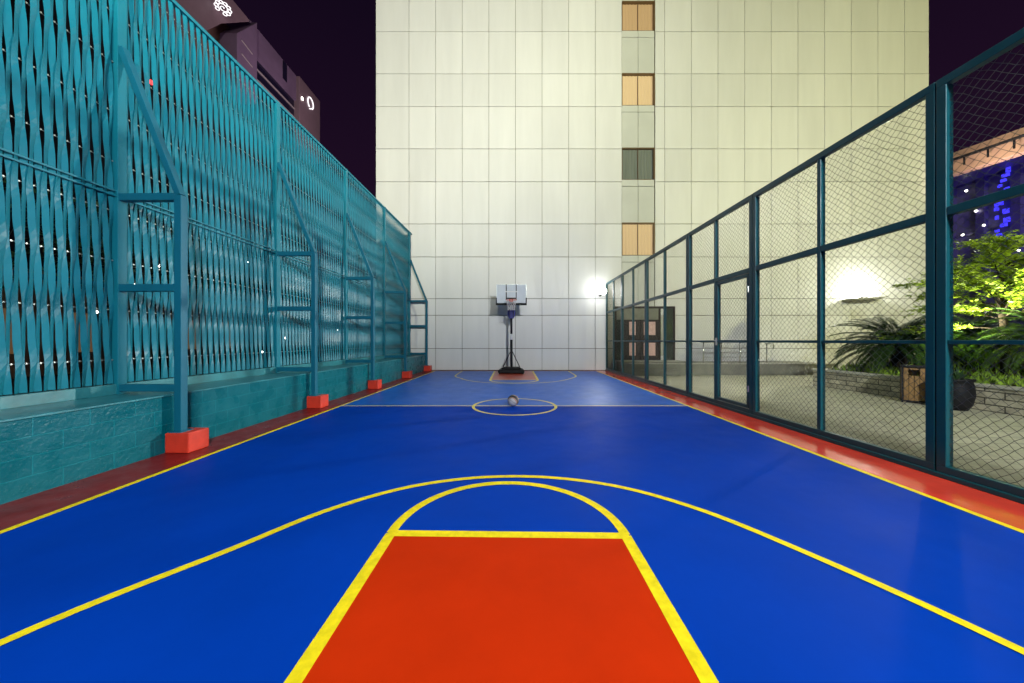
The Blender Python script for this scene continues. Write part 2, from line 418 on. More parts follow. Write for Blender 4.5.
b = MB(); b.box(-.02, .14, PY[0], PY[-1], 0, .05); b.build('kerb_base', M['tealfence'], fen, bevel=.006)

# ------------------------------------------------------------------ cream tower
BY = 15.5; BX0, BX1 = -6.51, 19.46
def zy(y): return 1.4+(340.6-y)*BY/F
tow = thing('cream_tower', 'tall cream panelled building closing the far end of the court', 'building', (0, BY, 0))
b = MB(); b.box(BX0+.02, 5.03, .05, 14, 0, 30); b.box(5.03, 6.60, .16, 14, 0, 30); b.box(6.60, BX1-.02, .05, 14, 0, 30); b.build('wall', M['joint'], tow)
ZL_ = [.01, 1.03, 2.59, 3.37, 5.33, 6.88]
z = 6.88; alt = (1.98, 1.545); k = 0
while z < 29: z += alt[k % 2]; ZL_.append(z); k += 1
WZ = [(5.42,6.95),(8.99,10.47),(12.49,13.97),(16.01,17.36),(19.55,21.05)]
XS = []
x = 5.04
while x > BX0+.3: XS.append(x); x -= 1.25
XS.append(BX0); XS = XS[::-1]
XR = [6.60]; x = 7.05
while x < BX1-.4: XR.append(x); x += 1.252
XR.append(BX1)
def tile(b, x0, x1, z0, z1, y=0, g=.009, th=.04, h=.012):
    j = [R.uniform(-.0025,.0025) for _ in range(4)]
    base = len(b.v)
    b.v += [(x0+g,y+j[0],z0+h),(x1-g,y+j[1],z0+h),(x1-g,y+j[2],z1-h),(x0+g,y+j[3],z1-h),(x0+g,y+th,z0+h),(x1-g,y+th,z0+h),(x1-g,y+th,z1-h),(x0+g,y+th,z1-h)]
    for q in ((0,1,2,3),(0,4,5,1),(1,5,6,2),(2,6,7,3),(3,7,4,0)): b.f.append(tuple(base+i for i in q))
DX0, DX1, DZ0, DZ1 = 4.66, 7.5, .49, 3.0       # entrance
for L_ in (XS, XR):
    b = MB()
    for i in range(len(L_)-1):
        for q in range(len(ZL_)-1):
            x0, x1, z0, z1 = L_[i], L_[i+1], ZL_[q], ZL_[q+1]
            tile(b, x0, x1, z0, z1)
    b.build('cladding', M['panel'], tow, normals=False)
segs = [(.01,2.6),(2.6,5.42)] + [(WZ[i][1], WZ[i+1][0]) for i in range(4)] + [(WZ[4][1], 29)]
for z0, z1 in segs:
    b = MB(); m_ = z1-.32
    for (a, c) in ((z0, m_), (m_, z1)):
        tile(b, 5.05, 5.82, a, c, .05); tile(b, 5.82, 6.59, a, c, .05)
    b.build('spandrel', M['spandrel'], tow, normals=False)
# return sides of the building
for (xa, xb) in ((BX0-.02, BX0+.018), (BX1-.018, BX1+.02)):
    b = MB()
    for q in range(len(ZL_)-1):
        for i in range(9):
            g = .006
            b.box(xa, xb, .045+i*1.5+g, .045+(i+1)*1.5-g, ZL_[q]+g, ZL_[q+1]-g)
    b.build('side_cladding', M['panel'], tow, normals=False)
for i, (z0, z1) in enumerate(WZ):
    f = MB(); x0, x1 = 5.05, 6.59
    f.box(x0,x0+.018,-.004,.16,z0,z1); f.box(x1-.06,x1,-.004,.16,z0,z1); f.box(x0+.018,x1-.06,-.004,.16,z1-.05,z1); f.box(x0+.018,x1-.06,.06,.16,z0,z0+.02)
    f.box(5.805,5.83,.07,.14,z0+.02,z1-.05)
    fr = f.build('window', M['bronze'], tow, bevel=.004)
    for (a, c) in ((5.068,5.805),(5.83,6.53)):
        p = MB(); n = 14
        for k in range(n):
            u0, u1 = a+(c-a)*k/n, a+(c-a)*(k+1)/n
            p.face([(u0,.13+.012*math.cos(k*2.1),z0+.02),(u1,.13+.012*math.cos((k+1)*2.1),z0+.02),(u1,.13+.012*math.cos((k+1)*2.1),z1-.05),(u0,.13+.012*math.cos(k*2.1),z1-.05)])
        p.build('curtain', M['unlit' if i == 1 else 'litdim' if i == 3 else 'lit'], fr, normals=False)
# entrance doors
en = MB(); en.box(DX0,DX1,-.10,-.004,DZ1-.1,DZ1); en.box(DX0,DX0+.1,-.10,-.004,DZ0,DZ1-.1); en.box(DX1-.09,DX1,-.10,-.004,DZ0,DZ1-.1); en.box(6.72,6.80,-.10,-.004,DZ0,DZ1-.1)
ent = en.build('entrance', M['darkdoor'], tow, bevel=.006)
b = MB(); b.box(DX0+.1,6.72,-.09,-.006,2.38,DZ1-.1); b.box(4.96,5.02,-.09,-.006,DZ0,2.38); b.build('transom', M['step'], ent)
b = MB(); b.box(DX0+.1,4.96,-.06,-.006,DZ0,2.38); b.box(6.80,6.84,-.06,-.006,DZ0,DZ1-.1); b.build('side_glass', M['glassdark'], ent)
for (a, c, pa, pc) in ((5.02,5.86,5.36,5.66),(5.88,6.72,6.04,6.58)):
    d = MB(); d.box(a,c,-.07,-.006,DZ0,2.38); dd = d.build('door', M['darkdoor'], ent, bevel=.004)
    for (q0, q1) in ((.70,1.30),(1.66,2.28)):
        p = MB(); p.box(pa,pc,-.078,-.07,q0,q1); p.build('pane', M['doorpane'], ent)
b = MB(); b.box(6.84,7.06,-.05,-.006,DZ0+.2,2.55); b.build('glass_reflection', M['cap'], ent)  # pale strip standing in for the reflection in the side glass
b = MB(); b.box(7.08,DX1-.09,-.05,-.006,DZ0,DZ1-.1); b.build('side_glass', M['glassdark'], ent)

# entrance terrace, steps and railing
b = MB(); b.box(4.75, 13.2, 13.45, 15.38, -.01, .44); te = b.build('entrance_terrace', M['step'], bevel=.012); te['kind'] = 'structure'
b = MB(); b.box(4.75, 13.2, 13.43, 13.75, .44, .475); b.box(4.75,7.6,14.9,15.36,.44,.485); b.build('terrace_edge', M['cap'], te, bevel=.006)
b = MB(); b.box(4.75, 6.6, 13.12, 13.43, -.01, .22); b.build('step', M['step'], te, bevel=.01)
rl = thing('steel_railing', 'thin steel railing on the terrace beside the entrance doors', 'railing', (7.75, 13.55, .475))
for x in (0, .75, 1.5, 2.2): MB().tube([(x,0,0),(x,0,.86)], .022).build('post', M['chrome'], rl, smooth=True)
MB().tube([(-.1,0,.86),(2.3,0,.86)], .024).build('handrail', M['chrome'], rl, smooth=True)
for z in (.25,.45,.65): MB().tube([(0,0,z),(2.2,0,z)], .010).build('rail', M['chrome'], rl)
r2 = thing('handrail_post', 'short steel handrail end standing apart on the terrace edge', 'railing', (10.35, 13.55, .475))
MB().tube([(0,0,0),(0,0,.80)], .022).build('post', M['chrome'], r2, smooth=True)
MB().tube([(-.05,0,.80),(.25,0,.80),(.28,0,.72),(.28,0,.60)], .022).build('handrail', M['chrome'], r2, smooth=True)

# ------------------------------------------------------------------ basketball hoop and ball
hp = thing('basketball_hoop', 'portable basketball hoop with white backboard against the cream wall', 'basketball hoop', (-.14, 14.35, 0))
b = MB(); b.prism([(-.56,-.42),(-.5,-.5),(.5,-.5),(.56,-.42),(.5,.5),(-.5,.5)], 'z', .03, .16); b.prism([(-.42,-.32),(.42,-.32),(.36,.42),(-.36,.42)], 'z', .16, .24)
b.build('base_tank', M['black'], hp, bevel=.03)
for s in (-1, 1):
    q = MB(); q.tube([(s*.46,-.53,.05),(s*.46+s*.06,-.53,.05)], .05, 14); q.build('wheel', M['black'], hp)
    q = MB(); q.tube([(s*.36,.30,.24),(s*.03,.02,.95)], .018); q.build('strut', M['blackmetal'], hp, smooth=True)
b = MB(); b.tube([(0,0,.2),(0,0,1.44)], .055, 14); b.tube([(0,0,1.69),(0,0,2.62)], .05, 14); b.build('pole', M['blackmetal'], hp, smooth=True)
b = MB(); b.tube([(0,0,1.44),(0,0,1.69)], .056, 14); b.build('pole_sleeve', M['white'], hp, smooth=True)
b = MB(); b.prism([(-.10,2.36),(.10,2.36),(.17,2.52),(.17,2.72),(-.17,2.72),(-.17,2.52)], 'y', -.09, .09); b.build('pole_pad', M['bluepad'], hp, bevel=.02)
b = MB()
for s in (-.09,.09):
    b.bar((s,.06,2.62),(s,-.54,3.30),.03,.05); b.bar((s,-.05,2.40),(s,-.54,3.02),.03,.05)
b.build('lift_arm', M['blackmetal'], hp)
BBY = -.58
b = MB(); b.box(-.62,.62,BBY,BBY+.03,2.93,3.74); bb = b.build('backboard', M['board'], hp, bevel=.006)
f = MB(); f.box(-.645,.645,BBY-.02,BBY+.05,2.88,2.965); f.box(-.645,-.60,BBY-.02,BBY+.05,2.965,3.19); f.box(.60,.645,BBY-.02,BBY+.05,2.965,3.19); f.build('edge_pad', M['black'], bb, bevel=.008)
f = MB(); f.box(-.63,-.618,BBY-.004,BBY+.034,3.19,3.745); f.box(.618,.63,BBY-.004,BBY+.034,3.19,3.745); f.box(-.618,.618,BBY-.004,BBY+.034,3.738,3.745); f.build('board_frame', M['rod'], bb)
f = MB(); f.box(-.225,-.19,BBY-.010,BBY-.002,3.10,3.75); f.box(.19,.225,BBY-.010,BBY-.002,3.10,3.75); f.box(-.19,.19,BBY-.010,BBY-.002,3.14,3.19); f.build('stripe', M['black'], bb)
f = MB(); f.box(-.27,.27,BBY-.014,BBY-.011,3.42,3.46); f.build('target_line', M['white'], bb)
rm = MB(); rm.tube([(.225*math.cos(t), BBY-.36+.225*math.sin(t), 3.05) for t in [2*PI*i/28 for i in range(29)]], .012, 8, False)
rm.box(-.09,.09,BBY-.14,BBY-.022,3.0,3.10); rm.build('rim', M['orange'], hp)
nt_ = MB()
for k in range(12):
    for s in (-1, 1):
        pts = []
        for j in range(6):
            t = 2*PI*k/12 + s*j*PI/12; rr = .222-.085*(j/5)**.7; pts.append((rr*math.cos(t), BBY-.36+rr*math.sin(t), 3.04-.08*j))
        nt_.tube(pts, .004, 4)
nt_.build('net', M['net'], hp, normals=False)

def ball_mat():
    m = mat('grey and pale ball', (.5,.5,.5), .5, .4); nt = m.node_tree; N = nt.nodes; L = nt.links
    tc = N.new('ShaderNodeTexCoord'); w_ = N.new('ShaderNodeTexWave'); w_.inputs['Scale'].default_value = 2.1; w_.inputs['Distortion'].default_value = 2.2
    w_.bands_direction = 'DIAGONAL'; L.new(tc.outputs['Object'], w_.inputs['Vector'])
    cr = N.new('ShaderNodeValToRGB'); e = cr.color_ramp; e.interpolation = 'CONSTANT'
    e.elements[0].color = (.02,.02,.025,1); e.elements[1].position = .30; e.elements[1].color = (.30,.17,.13,1)
    x = e.elements.new(.7); x.color = (.36,.35,.37,1)
    L.new(w_.outputs['Fac'], cr.inputs[0]); L.new(cr.outputs[0], N['Principled BSDF'].inputs['Base Color']); return m
import bmesh
bm = bmesh.new(); bmesh.ops.create_uvsphere(bm, u_segments=48, v_segments=32, radius=.12)
me = bpy.data.meshes.new('basketball'); bm.to_mesh(me); bm.free()
me.polygons.foreach_set('use_smooth', [True]*len(me.polygons)); me.materials.append(ball_mat())
ball = bpy.data.objects.new('basketball', me); COL.objects.link(ball); ball.location = (-.03, 6.98, .134); ball.rotation_euler = (.5,.3,.9)
tag(ball, 'grey, black and pale pink basketball lying in the centre circle', 'ball')
b = MB()
for ax in range(3):
    pts = []
    for i in range(49):
        t = 2*PI*i/48; c, s = .1195*math.cos(t), .1195*math.sin(t)
        pts.append([(c,s,0),(c,0,s),(0,c,s)][ax])
    b.tube(pts, .0025, 5, False)
b.build('seam', M['black'], ball)

# ------------------------------------------------------------------ floodlights
def aim(o, target):
    d = Vector(target)-o.matrix_world.translation if o.parent is None else Vector(target)
    o.rotation_euler = d.to_track_quat('-Z', 'Y').to_euler()
def flood(label, pos, target, power, color, angle=120, blend=.6, size=.2, foot=None, bracket=None, es=None, lamp='lampface', soft=.12):
    t = thing('floodlight', label, 'floodlight', pos)
    d = (Vector(target)-Vector(pos)).normalized(); q = d.to_track_quat('-Z','Y').to_matrix()
    def tr(p): return tuple(q @ Vector(p))
    def ob(b, name, m):
        b.v = [tr(p) for p in b.v]; return b.build(name, M[m], t, bevel=.006)
    b = MB(); b.box(-size,size,-size*.72,size*.72,0,.10); b.box(-size*.8,size*.8,-size*.5,size*.5,.10,.15); ob(b, 'housing', 'blackmetal')
    b = MB(); b.box(-size*.9,size*.9,-size*.62,size*.62,-.012,-.002); ob(b, 'lens', lamp)
    if foot is not None:
        MB().tube([(0,0,foot-pos[2]),(0,0,-.14)], .05, 10).build('mast', M['blackmetal'], t, smooth=True)
    if bracket:
        MB().bar((0,0,-.06), tuple(Vector(bracket)-Vector(pos)), .05).build('bracket', M['blackmetal'], t)
    l = bpy.data.lights.new('floodlight_beam', 'SPOT'); l.energy = power; l.color = color; l.spot_size = math.radians(angle); l.spot_blend = blend; l.shadow_soft_size = soft
    o = bpy.data.objects.new('floodlight_beam', l); COL.objects.link(o); o.parent = t; o.location = d*.06; o.rotation_euler = d.to_track_quat('-Z','Y').to_euler()
    return t
COOL = (.93,.97,1); YG = (1,.97,.66)
t = flood('small dazzling white floodlight on the cream wall above the fence end', (4.0,15.05,3.62), (0,3.5,0.6), 900, COOL, 120, .7, .15, bracket=(4.0,15.5,3.5))
MB().lathe([(.01,-.15),(.09,-.12),(.145,-.04),(.145,.04),(.09,.12),(.01,.15)], 0, -.16, 20).build('globe', M['lampface'], t, smooth=True)
l = bpy.data.lights.new('extra_spill','POINT'); l.energy = 15; l.color = COOL; l.shadow_soft_size = .12
o = bpy.data.objects.new('extra_spill', l); COL.objects.link(o); o.parent = t; o.location = (-.12,.10,.22)
yf = flood('yard floodlight on the cream wall right of the white hot spot', (18.9,14.7,4.1), (-5,6.0,4.6), 20000, (1,1,.92), 46, 1, .16, bracket=(18.9,15.5,4.0), soft=.16)
flood('court floodlight on a mast behind the camera at the fence', (3.5,-6.0,6.6), (-.8,13,2.4), 8300, COOL, 140, .7, .2, foot=0, soft=.5)
flood('yellowish floodlight on a short mast behind the camera facing the tower', (-.5,-8.5,7.5), (-7,15.5,16.5), 21500, (1,1,.77), 78, 1, .25, foot=0)
flood('yellowish floodlight on the tallest mast in the yard behind the camera', (15,-9.0,8.5), (15.5,15.5,13), 16500, (1,1,.50), 84, 1, .25, foot=0)

l = bpy.data.lights.new('extra_spill','SPOT'); l.energy = 1500; l.color = (1,1,.80); l.spot_size = math.radians(120); l.spot_blend = .8; l.shadow_soft_size = .2  # extra spot added at the yard floodlight to brighten the paving
o = bpy.data.objects.new('extra_spill', l); COL.objects.link(o); o.parent = yf; o.location = (0,-.25,-.2); o.rotation_euler = Vector((-9,-8,-4.6)).to_track_quat('-Z','Y').to_euler()
# up-lighter washing the wall behind the yard floodlight
t = thing('wall_washer', 'lamp with an added light-blocking tray on the cream wall making a white hot spot', 'lamp', (16.1,15.5,3.32))
b = MB(); b.prism([(-.75,-.10),(.45,-.04),(.85,.10),(.45,.06),(-.75,.0)], 'y', -.62, -.02); b.build('tray', M['step'], t, bevel=.01)  # added to cut off light downwards and form the dark band
b = MB(); b.box(-.12,.12,-.36,-.20,.03,.09); b.build('housing', M['blackmetal'], t)
l = bpy.data.lights.new('wall_washer_beam','POINT'); l.energy = 190; l.color = (1,1,.88); l.shadow_soft_size = .10
o = bpy.data.objects.new('wall_washer_beam', l); COL.objects.link(o); o.parent = t; o.location = (0,-.46,.36)

# ------------------------------------------------------------------ yard on the right
pl = thing('stone_planter', 'long stacked stone planter bed beyond the fence', 'planter', (9.4, 0, 0))
b = MB(); b.box(0,.22,-4,10.4,-.01,.46); b.box(.22,5.4,10.18,10.4,-.01,.46); b.build('stone_wall', M['stone'], pl)
b = MB(); b.box(-.03,.25,-4,10.43,.46,.52); b.box(.25,5.4,10.15,10.43,.46,.52); b.build('coping', M['cap'], pl, bevel=.01)
b = MB(); b.box(.22,6.5,-4,10.15,-.01,.44); b.build('soil_bed', M['soil'], pl)

def leafcard(b, p, d, n, l, w):
    d = d.normalized(); s = d.cross(n)
    if s.length < 1e-4: s = d.cross(Vector((1,0,.3)))
    s = s.normalized(); 
    b.face([p, p+d*l*.5+s*w*.5, p+d*l, p+d*l*.5-s*w*.5])
# ground cover
b = MB()
for i in range(15000):
    x, y = R.uniform(.3,5.0), R.uniform(-1.5,10.1)
    mound = .44+.55*max(0, min(1,(x-.2)/2.2))*(.6+.4*math.sin(y*1.3+x))
    p = Vector((9.4+x, y, mound-R.uniform(0,.12)))
    d = Vector((R.uniform(-.6,.6), R.uniform(-.6,.6), 1))
    leafcard(b, p, d, Vector((R.uniform(-1,1),R.uniform(-1,1),0)), R.uniform(.1,.26), R.uniform(.02,.05))
g = b.build('ground_cover', M['grassm'], kind='stuff', normals=False); g['label'] = 'lime green ground cover growing in the stone planter'
b = MB(); n = 24
for i in range(n):
    for j in range(n):
        def Q(i, j):
            x = .23+5*i/n; y = -3.9+14*j/n
            return (9.4+x, y, .42+.5*max(0,min(1,(x-.2)/2.2))*(.6+.4*math.sin(y*1.3+x)))
        b.face([Q(i,j),Q(i+1,j),Q(i+1,j+1),Q(i,j+1)])
b.build('planter_soil', M['soil'], kind='structure', smooth=True)

def cycad(loc, label, n=46, L=1.35, trunk=.55, seed=1, m='leafpalm', lw=.022):
    rr = random.Random(seed)
    t = thing('cycad', label, 'palm', loc, 0, 'cycads in the planter')
    MB().tube([(0,0,0),(.02,.01,trunk*.5),(0,0,trunk)], [.16,.17,.13], 12).build('trunk', M['bark'], t, smooth=True)
    b = MB()
    for i in range(n):
        az = i*2.39996+rr.uniform(-.2,.2); el0 = math.radians(82-80*(i/n)**.8+rr.uniform(-6,6)); ln = L*rr.uniform(.8,1.1)
        p = Vector((0,0,trunk)); el = el0; seg = 16; pts = [p.copy()]
        for k in range(seg):
            d = Vector((math.cos(az)*math.cos(el), math.sin(az)*math.cos(el), math.sin(el))); p = p+d*ln/seg; pts.append(p.copy()); el -= math.radians(4.6+1.2*rr.random())
        b.tube(pts[::3], .008, 4)
        side = Vector((-math.sin(az), math.cos(az), 0))
        for k in range(2, seg*3):
            f = k/(seg*3); q = pts[int(f*seg)].lerp(pts[min(int(f*seg)+1,seg)], f*seg-int(f*seg)); d = (pts[min(int(f*seg)+1,seg)]-pts[int(f*seg)]).normalized()
            up = side.cross(d); ll = .20*math.sin(PI*min(1,.12+f*.88))**.6+.03
            for s in (-1,1):
                leafcard(b, q, side*s+d*.55+up*.25, up, ll, lw)
    b.build('crown', M[m], t, normals=False)
    return t
cycad((10.75,9.25,.45), 'dark cycad with arching fronds in front of the white hot spot', 74, 1.7, .75, 3, 'leafshade', .030)
cycad((12.0,8.7,.7), 'cycad under the lime green feathery tree', 44, 1.35, .75, 8)
cycad((11.3,6.85,.65), 'cycad at the right edge of the photo behind the planter', 44, 1.35, .8, 11)

def feather_tree(loc, label, seed=5):
    rr = random.Random(seed)
    t = thing('feathery_tree', label, 'tree', loc); t.scale = (1.12,1.12,1.24)
    b = MB(); b.tube([(0,0,0),(.05,.03,.8),(.0,.08,1.6),(.08,.05,2.5)], [.07,.06,.05,.02], 10)
    lf = MB()
    for i in range(34):
        z = 1.0+1.35*(i/34)+rr.uniform(-.1,.1); az = i*2.4+rr.uniform(-.5,.5); ln = (1.45-.5*(i/34))*rr.uniform(.6,1.15)
        p = Vector((.04,.06,z)); el = math.radians(rr.uniform(8,52)); pts = [p.copy()]
        for k in range(8):
            d = Vector((math.cos(az)*math.cos(el), math.sin(az)*math.cos(el), math.sin(el))); p = p+d*ln/8; pts.append(p.copy()); el -= math.radians(rr.uniform(1,7)); az += rr.uniform(-.12,.12)
        b.tube(pts, [.016-.0018*k for k in range(9)], 5)
        for k in range(2, 9):
            for s in (-1,1):
                for rep in range(3):
                    q = pts[k]; d = (pts[k]-pts[k-1]).normalized(); side = Vector((-d.y,d.x,0)).normalized()
                    br_ = (side*s*rr.uniform(.3,1)+d*rr.uniform(.4,1.2)+Vector((0,0,rr.uniform(-.35,.45)))).normalized(); bl = rr.uniform(.16,.36)
                    for j in range(8):
                        f = j/8; a = q+br_*bl*f; s2 = br_.cross(Vector((0,0,1))).normalized()
                        for ss in (-1,1):
                            leafcard(lf, a, s2*ss+br_*.5+Vector((0,0,rr.uniform(-.5,.5))), Vector((rr.uniform(-1,1),rr.uniform(-1,1),1)), rr.uniform(.05,.10), rr.uniform(.022,.042))
    b.build('trunk', M['bark'], t, smooth=True); lf.build('crown', M['leaflime'], t, normals=False)
feather_tree((11.45,7.7,.5), 'bright lime feathery small tree glowing in the planter')

pot = thing('black_pot', 'round black plant pot beside the stone planter', 'pot', (8.98,6.72,0)); pot.scale = (.86,.86,.92)
MB().lathe([(.18,0),(.25,.12),(.29,.34),(.27,.55),(.25,.62),(.29,.64),(.29,.68),(.23,.68),(.22,.60)]).build('pot_body', M['black'], pot, smooth=True)
b = MB()
for i in range(36):
    az = R.uniform(0,2*PI); el = R.uniform(.5,1.4); d = Vector((math.cos(az)*math.cos(el), math.sin(az)*math.cos(el), math.sin(el)))
    leafcard(b, Vector((R.uniform(-.1,.1),R.uniform(-.1,.1),.6)), d, Vector((math.sin(az),math.cos(az),.2)), R.uniform(.2,.42), .05)
b.build('leaves', M['leafdark'], pot, normals=False)

bn = thing('litter_bin', 'wooden slatted litter bin with black frame by the planter', 'bin', (9.06,7.50,0), -.80); bn.scale = (.80,.80,.93)
b = MB(); s_ = .215
for sx in (-1,1):
    for sy in (-1,1): b.box(sx*s_-.018, sx*s_+.018, sy*s_-.018, sy*s_+.018, 0, .86)
b.box(-.235,.235,-.235,.235,.86,.90); b.box(-.2,.2,-.2,.2,.03,.06); b.build('frame', M['blackmetal'], bn, bevel=.004)
b = MB()
for k in range(4):
    u = -.192+k*.098
    zt = .845 if k in (0,3) else .66
    b.box(u,u+.09,-.222,-.205,.06,.84 if k in (0,3) else .66); b.box(u,u+.09,.205,.222,.06,.84)
    b.box(-.222,-.205,u,u+.09,.06,.84); b.box(.205,.222,u,u+.09,.06,.84)
b.box(-.094,.094,-.222,-.205,.80,.84)
b.build('slats', M['wood'], bn, bevel=.004)
b = MB(); b.box(-.19,.19,-.19,.19,.06,.62); b.build('liner', M['black'], bn)

up = thing('garden_spotlight', 'small garden spotlight low in the planter under the tree', 'lamp', (10.2,8.0,.80))
MB().tube([(0,0,-.15),(0,0,.05)],.02).build('spike', M['blackmetal'], up); MB().tube([(0,0,.03),(.06,.09,.12)],.05,12).build('housing', M['blackmetal'], up)
l = bpy.data.lights.new('garden_beam','SPOT'); l.energy = 2600; l.color = (1,1,.72); l.spot_size = math.radians(72); l.spot_blend = .8; l.shadow_soft_size = .05
o = bpy.data.objects.new('garden_beam', l); COL.objects.link(o); o.parent = up; o.location = (.07,.1,.16); o.rotation_euler = Vector((1.2,-.25,2.1)).to_track_quat('-Z','Y').to_euler()

# ------------------------------------------------------------------ far right: blue building and canopy
bb_ = thing('blue_building', 'dark blue lit building behind the feathery tree', 'building', (26,0,0))
b = MB(); b.box(0,16,2,34,-.03,11.6); b.build('wall', M['bluewall'], bb_)
b = MB()
for k in range(22):
    y = 2.5+k*1.3; b.box(-.25,0,y,y+.35,.0,11.5)
b.build('rib', M['bluerib'], bb_)
for k in range(22):
    b = MB(); yy = 17.4+R.uniform(-.22,.22); zz = 6.3+k*.235; a_ = R.uniform(.05,.15); c_ = R.uniform(.05,.13)
    b.box(-.33,-.26,yy-a_,yy+a_,zz-c_,zz+c_); b.build('light_strip', M['ledblue'], bb_)
for k in range(7):
    b = MB(); b.box(-.12,-.0,2,34,1.6+k*1.45,1.72+k*1.45); b.build('ledge', M['bluerib'], bb_)
for (y, z) in ((18.75,9.9),(18.35,8.6),(18.9,7.45),(18.05,7.7),(16.7,10.7),(16.45,9.1),(18.2,10.6),(19.2,8.9),(17.9,6.3),(16.2,7.6),(16.8,6.0),(19.6,6.7)):
    b = MB(); q_ = .55+.45*((y*7.3) % 1); b.lathe([(.01,-.05),(.06*q_,-.02),(.06*q_,.03),(.01,.06)], -.34, y, 10); b.v = [(a,c,d+z) for a,c,d in b.v]; b.build('wall_lamp', M['lampsmall'], bb_)
l = bpy.data.lights.new('blue_wash','AREA'); l.energy = 260; l.color = (.30,.20,1); l.spread = 1.2; l.size = 1; l.size_y = 5; l.shape = 'RECTANGLE'
o = bpy.data.objects.new('blue_wash', l); COL.objects.link(o); o.parent = bb_; o.location = (-4.0,11.5,.6); o.rotation_euler = Vector((1,.75,1.2)).to_track_quat('-Z','Y').to_euler()

cn = thing('curved_canopy', 'peach lit curved canopy edge high above the blue building', 'canopy', (0,0,0))
pts = []
for i in range(15):
    Y = 4+i*1.6; zt = 10.35+.0375*(Y-10)**1.35 if Y > 10 else 10.35
    pts.append((Y, zt))
b = MB()
for (Ya, za), (Yb, zb) in zip(pts[:-1], pts[1:]):
    ta, tb = .75+.02*Ya, .75+.02*Yb
    base = len(b.v)
    b.v += [(22,Ya,za-ta),(22.5,Ya,za-ta),(22.5,Ya,za),(22,Ya,za),(22,Yb,zb-tb),(22.5,Yb,zb-tb),(22.5,Yb,zb),(22,Yb,zb)]
    for q in ((0,4,5,1),(1,5,6,2),(2,6,7,3),(3,7,4,0)): b.f.append(tuple(base+i for i in q))
b.build('fascia', M['canopy'], cn)
MB().tube([(21.8,y,z-.42) for y, z in pts], .07, 6).build('rail', M['blackmetal'], cn)
for y, z in [((pts[i][0]*(2-k)+pts[i+1][0]*k)/2, (pts[i][1]*(2-k)+pts[i+1][1]*k)/2) for i in range(14) for k in (0,1)]:
    MB().bar((21.8,y,z-.85),(21.8,y,z-.42),.05).build('baluster', M['blackmetal'], cn)
b = MB(); b.box(22.5,30,4,27,10.42,10.6); b.build('roof', M['bluerib'], cn)
l = bpy.data.lights.new('canopy_light','AREA'); l.energy = 70; l.spread = 1.3; l.color = (1,.78,.62); l.size = .6; l.size_y = 3; l.shape = 'RECTANGLE'
o = bpy.data.objects.new('canopy_light', l); COL.objects.link(o); o.parent = cn; o.location = (20.2,14.9,7.0); o.rotation_euler = Vector((1.6,0,3.4)).to_track_quat('-Z','Y').to_euler()

# ------------------------------------------------------------------ far left: dark commercial building with signs
MX = -25
ml = thing('sign_building', 'dark mauve building with two white signs above the screen', 'building', (MX,0,0))
b = MB(); b.prism([(19,24.4),(25.4,25.2),(26.85,27.2),(29.6,30.0),(29.65,30.2),(19,30.2)], 'x', -6, 1.2); b.build('sign_block', M['mauve'], ml, bevel=.05)
b = MB(); b.box(-7,-.6,20,30.2,23.5,29.5); b.build('wall', M['brownwall'], ml)
b = MB(); b.box(-7,-.8,19,42,-.03,23.5); b.build('lower_storeys', M['unlitwall'], ml)
b = MB(); b.prism([(28.65,23.5),(30.9,23.5),(30.9,31.2),(28.65,28.1)], 'x', -7, .9); b.build('panel_block', M['mauve2'], ml, bevel=.04)
b = MB()
for k in range(4): b.bar((.93,29.1,27.9-k*1.2),(.93,30.3,27.7-k*1.2),.05,.07)
b.build('slash_mark', M['paleline'], ml)
b = MB(); b.box(-7,.0,30.9,37.4,23.5,28.6); b.build('glazing', M['dglaze'], ml)
b = MB(); b.box(-7,.25,30.9,37.4,28.6,31.4); b.build('parapet', M['mauve2'], ml)
b = MB(); b.box(.26,.32,35.2,35.8,29.4,31.3); b.build('parapet_slot', M['dglaze'], ml)
b = MB()
for z in (27.6, 26.6): b.box(.0,.12,30.9,37.4,z,z+.09)
b.build('band', M['paleline'], ml)
b = MB(); b.prism([(37.4,23.5),(41.4,23.5),(41.4,31.4),(37.4,31.4)], 'x', -7, .6); b.build('end_block', M['mauve'], ml, bevel=.04)
b = MB()
cy, cz = 26.35, 27.95
for k in range(10):
    t0 = 2*PI*k/10
    if k in (7,): continue
    b.tube([(1.26, cy+.40*math.cos(t0)+.12*math.cos(a), cz+.42*math.sin(t0)+.12*math.sin(a)) for a in [2*PI*j/10 for j in range(11)]], .035, 5, False)
sp = [(1.26, cy+(.05+.028*j)*math.cos(j*.75), cz+(.05+.028*j)*math.sin(j*.75)) for j in range(12)]
b.tube(sp, .035, 5)
def swing(p):     # the emblem stands out from the face on a bracket, turned towards the court
    u = p[1]-cy; return (1.72+(p[0]-1.26)+.75*u, cy+.67*u, p[2])
b.v = [swing(p) for p in b.v]
b.build('emblem_sign', M['sign'], ml, normals=False)
b = MB(); b.bar((1.15,cy-.1,cz),(1.68,cy,cz),.10); b.build('sign_bracket', M['dglaze'], ml)
b = MB()
cy, cz = 39.35, 29.7
b.tube([(.68, cy+.52*math.cos(a), cz+.62*math.sin(a)) for a in [-.9+5.2*j/24 for j in range(25)]], .07, 6)
b.bar((.68,cy-.15,cz-.75),(.68,cy+.15,cz-.55),.12)
b.build('ring_sign', M['sign'], ml, normals=False)
b = MB(); b.box(.62,.68,37.75,37.95,29.0,29.3); b.build('wall_lamp', M['lampsmall'], ml)
l = bpy.data.lights.new('sign_wash','AREA'); l.energy = 1250; l.color = (1,.80,.85); l.size = 6; l.size_y = 20; l.shape = 'RECTANGLE'
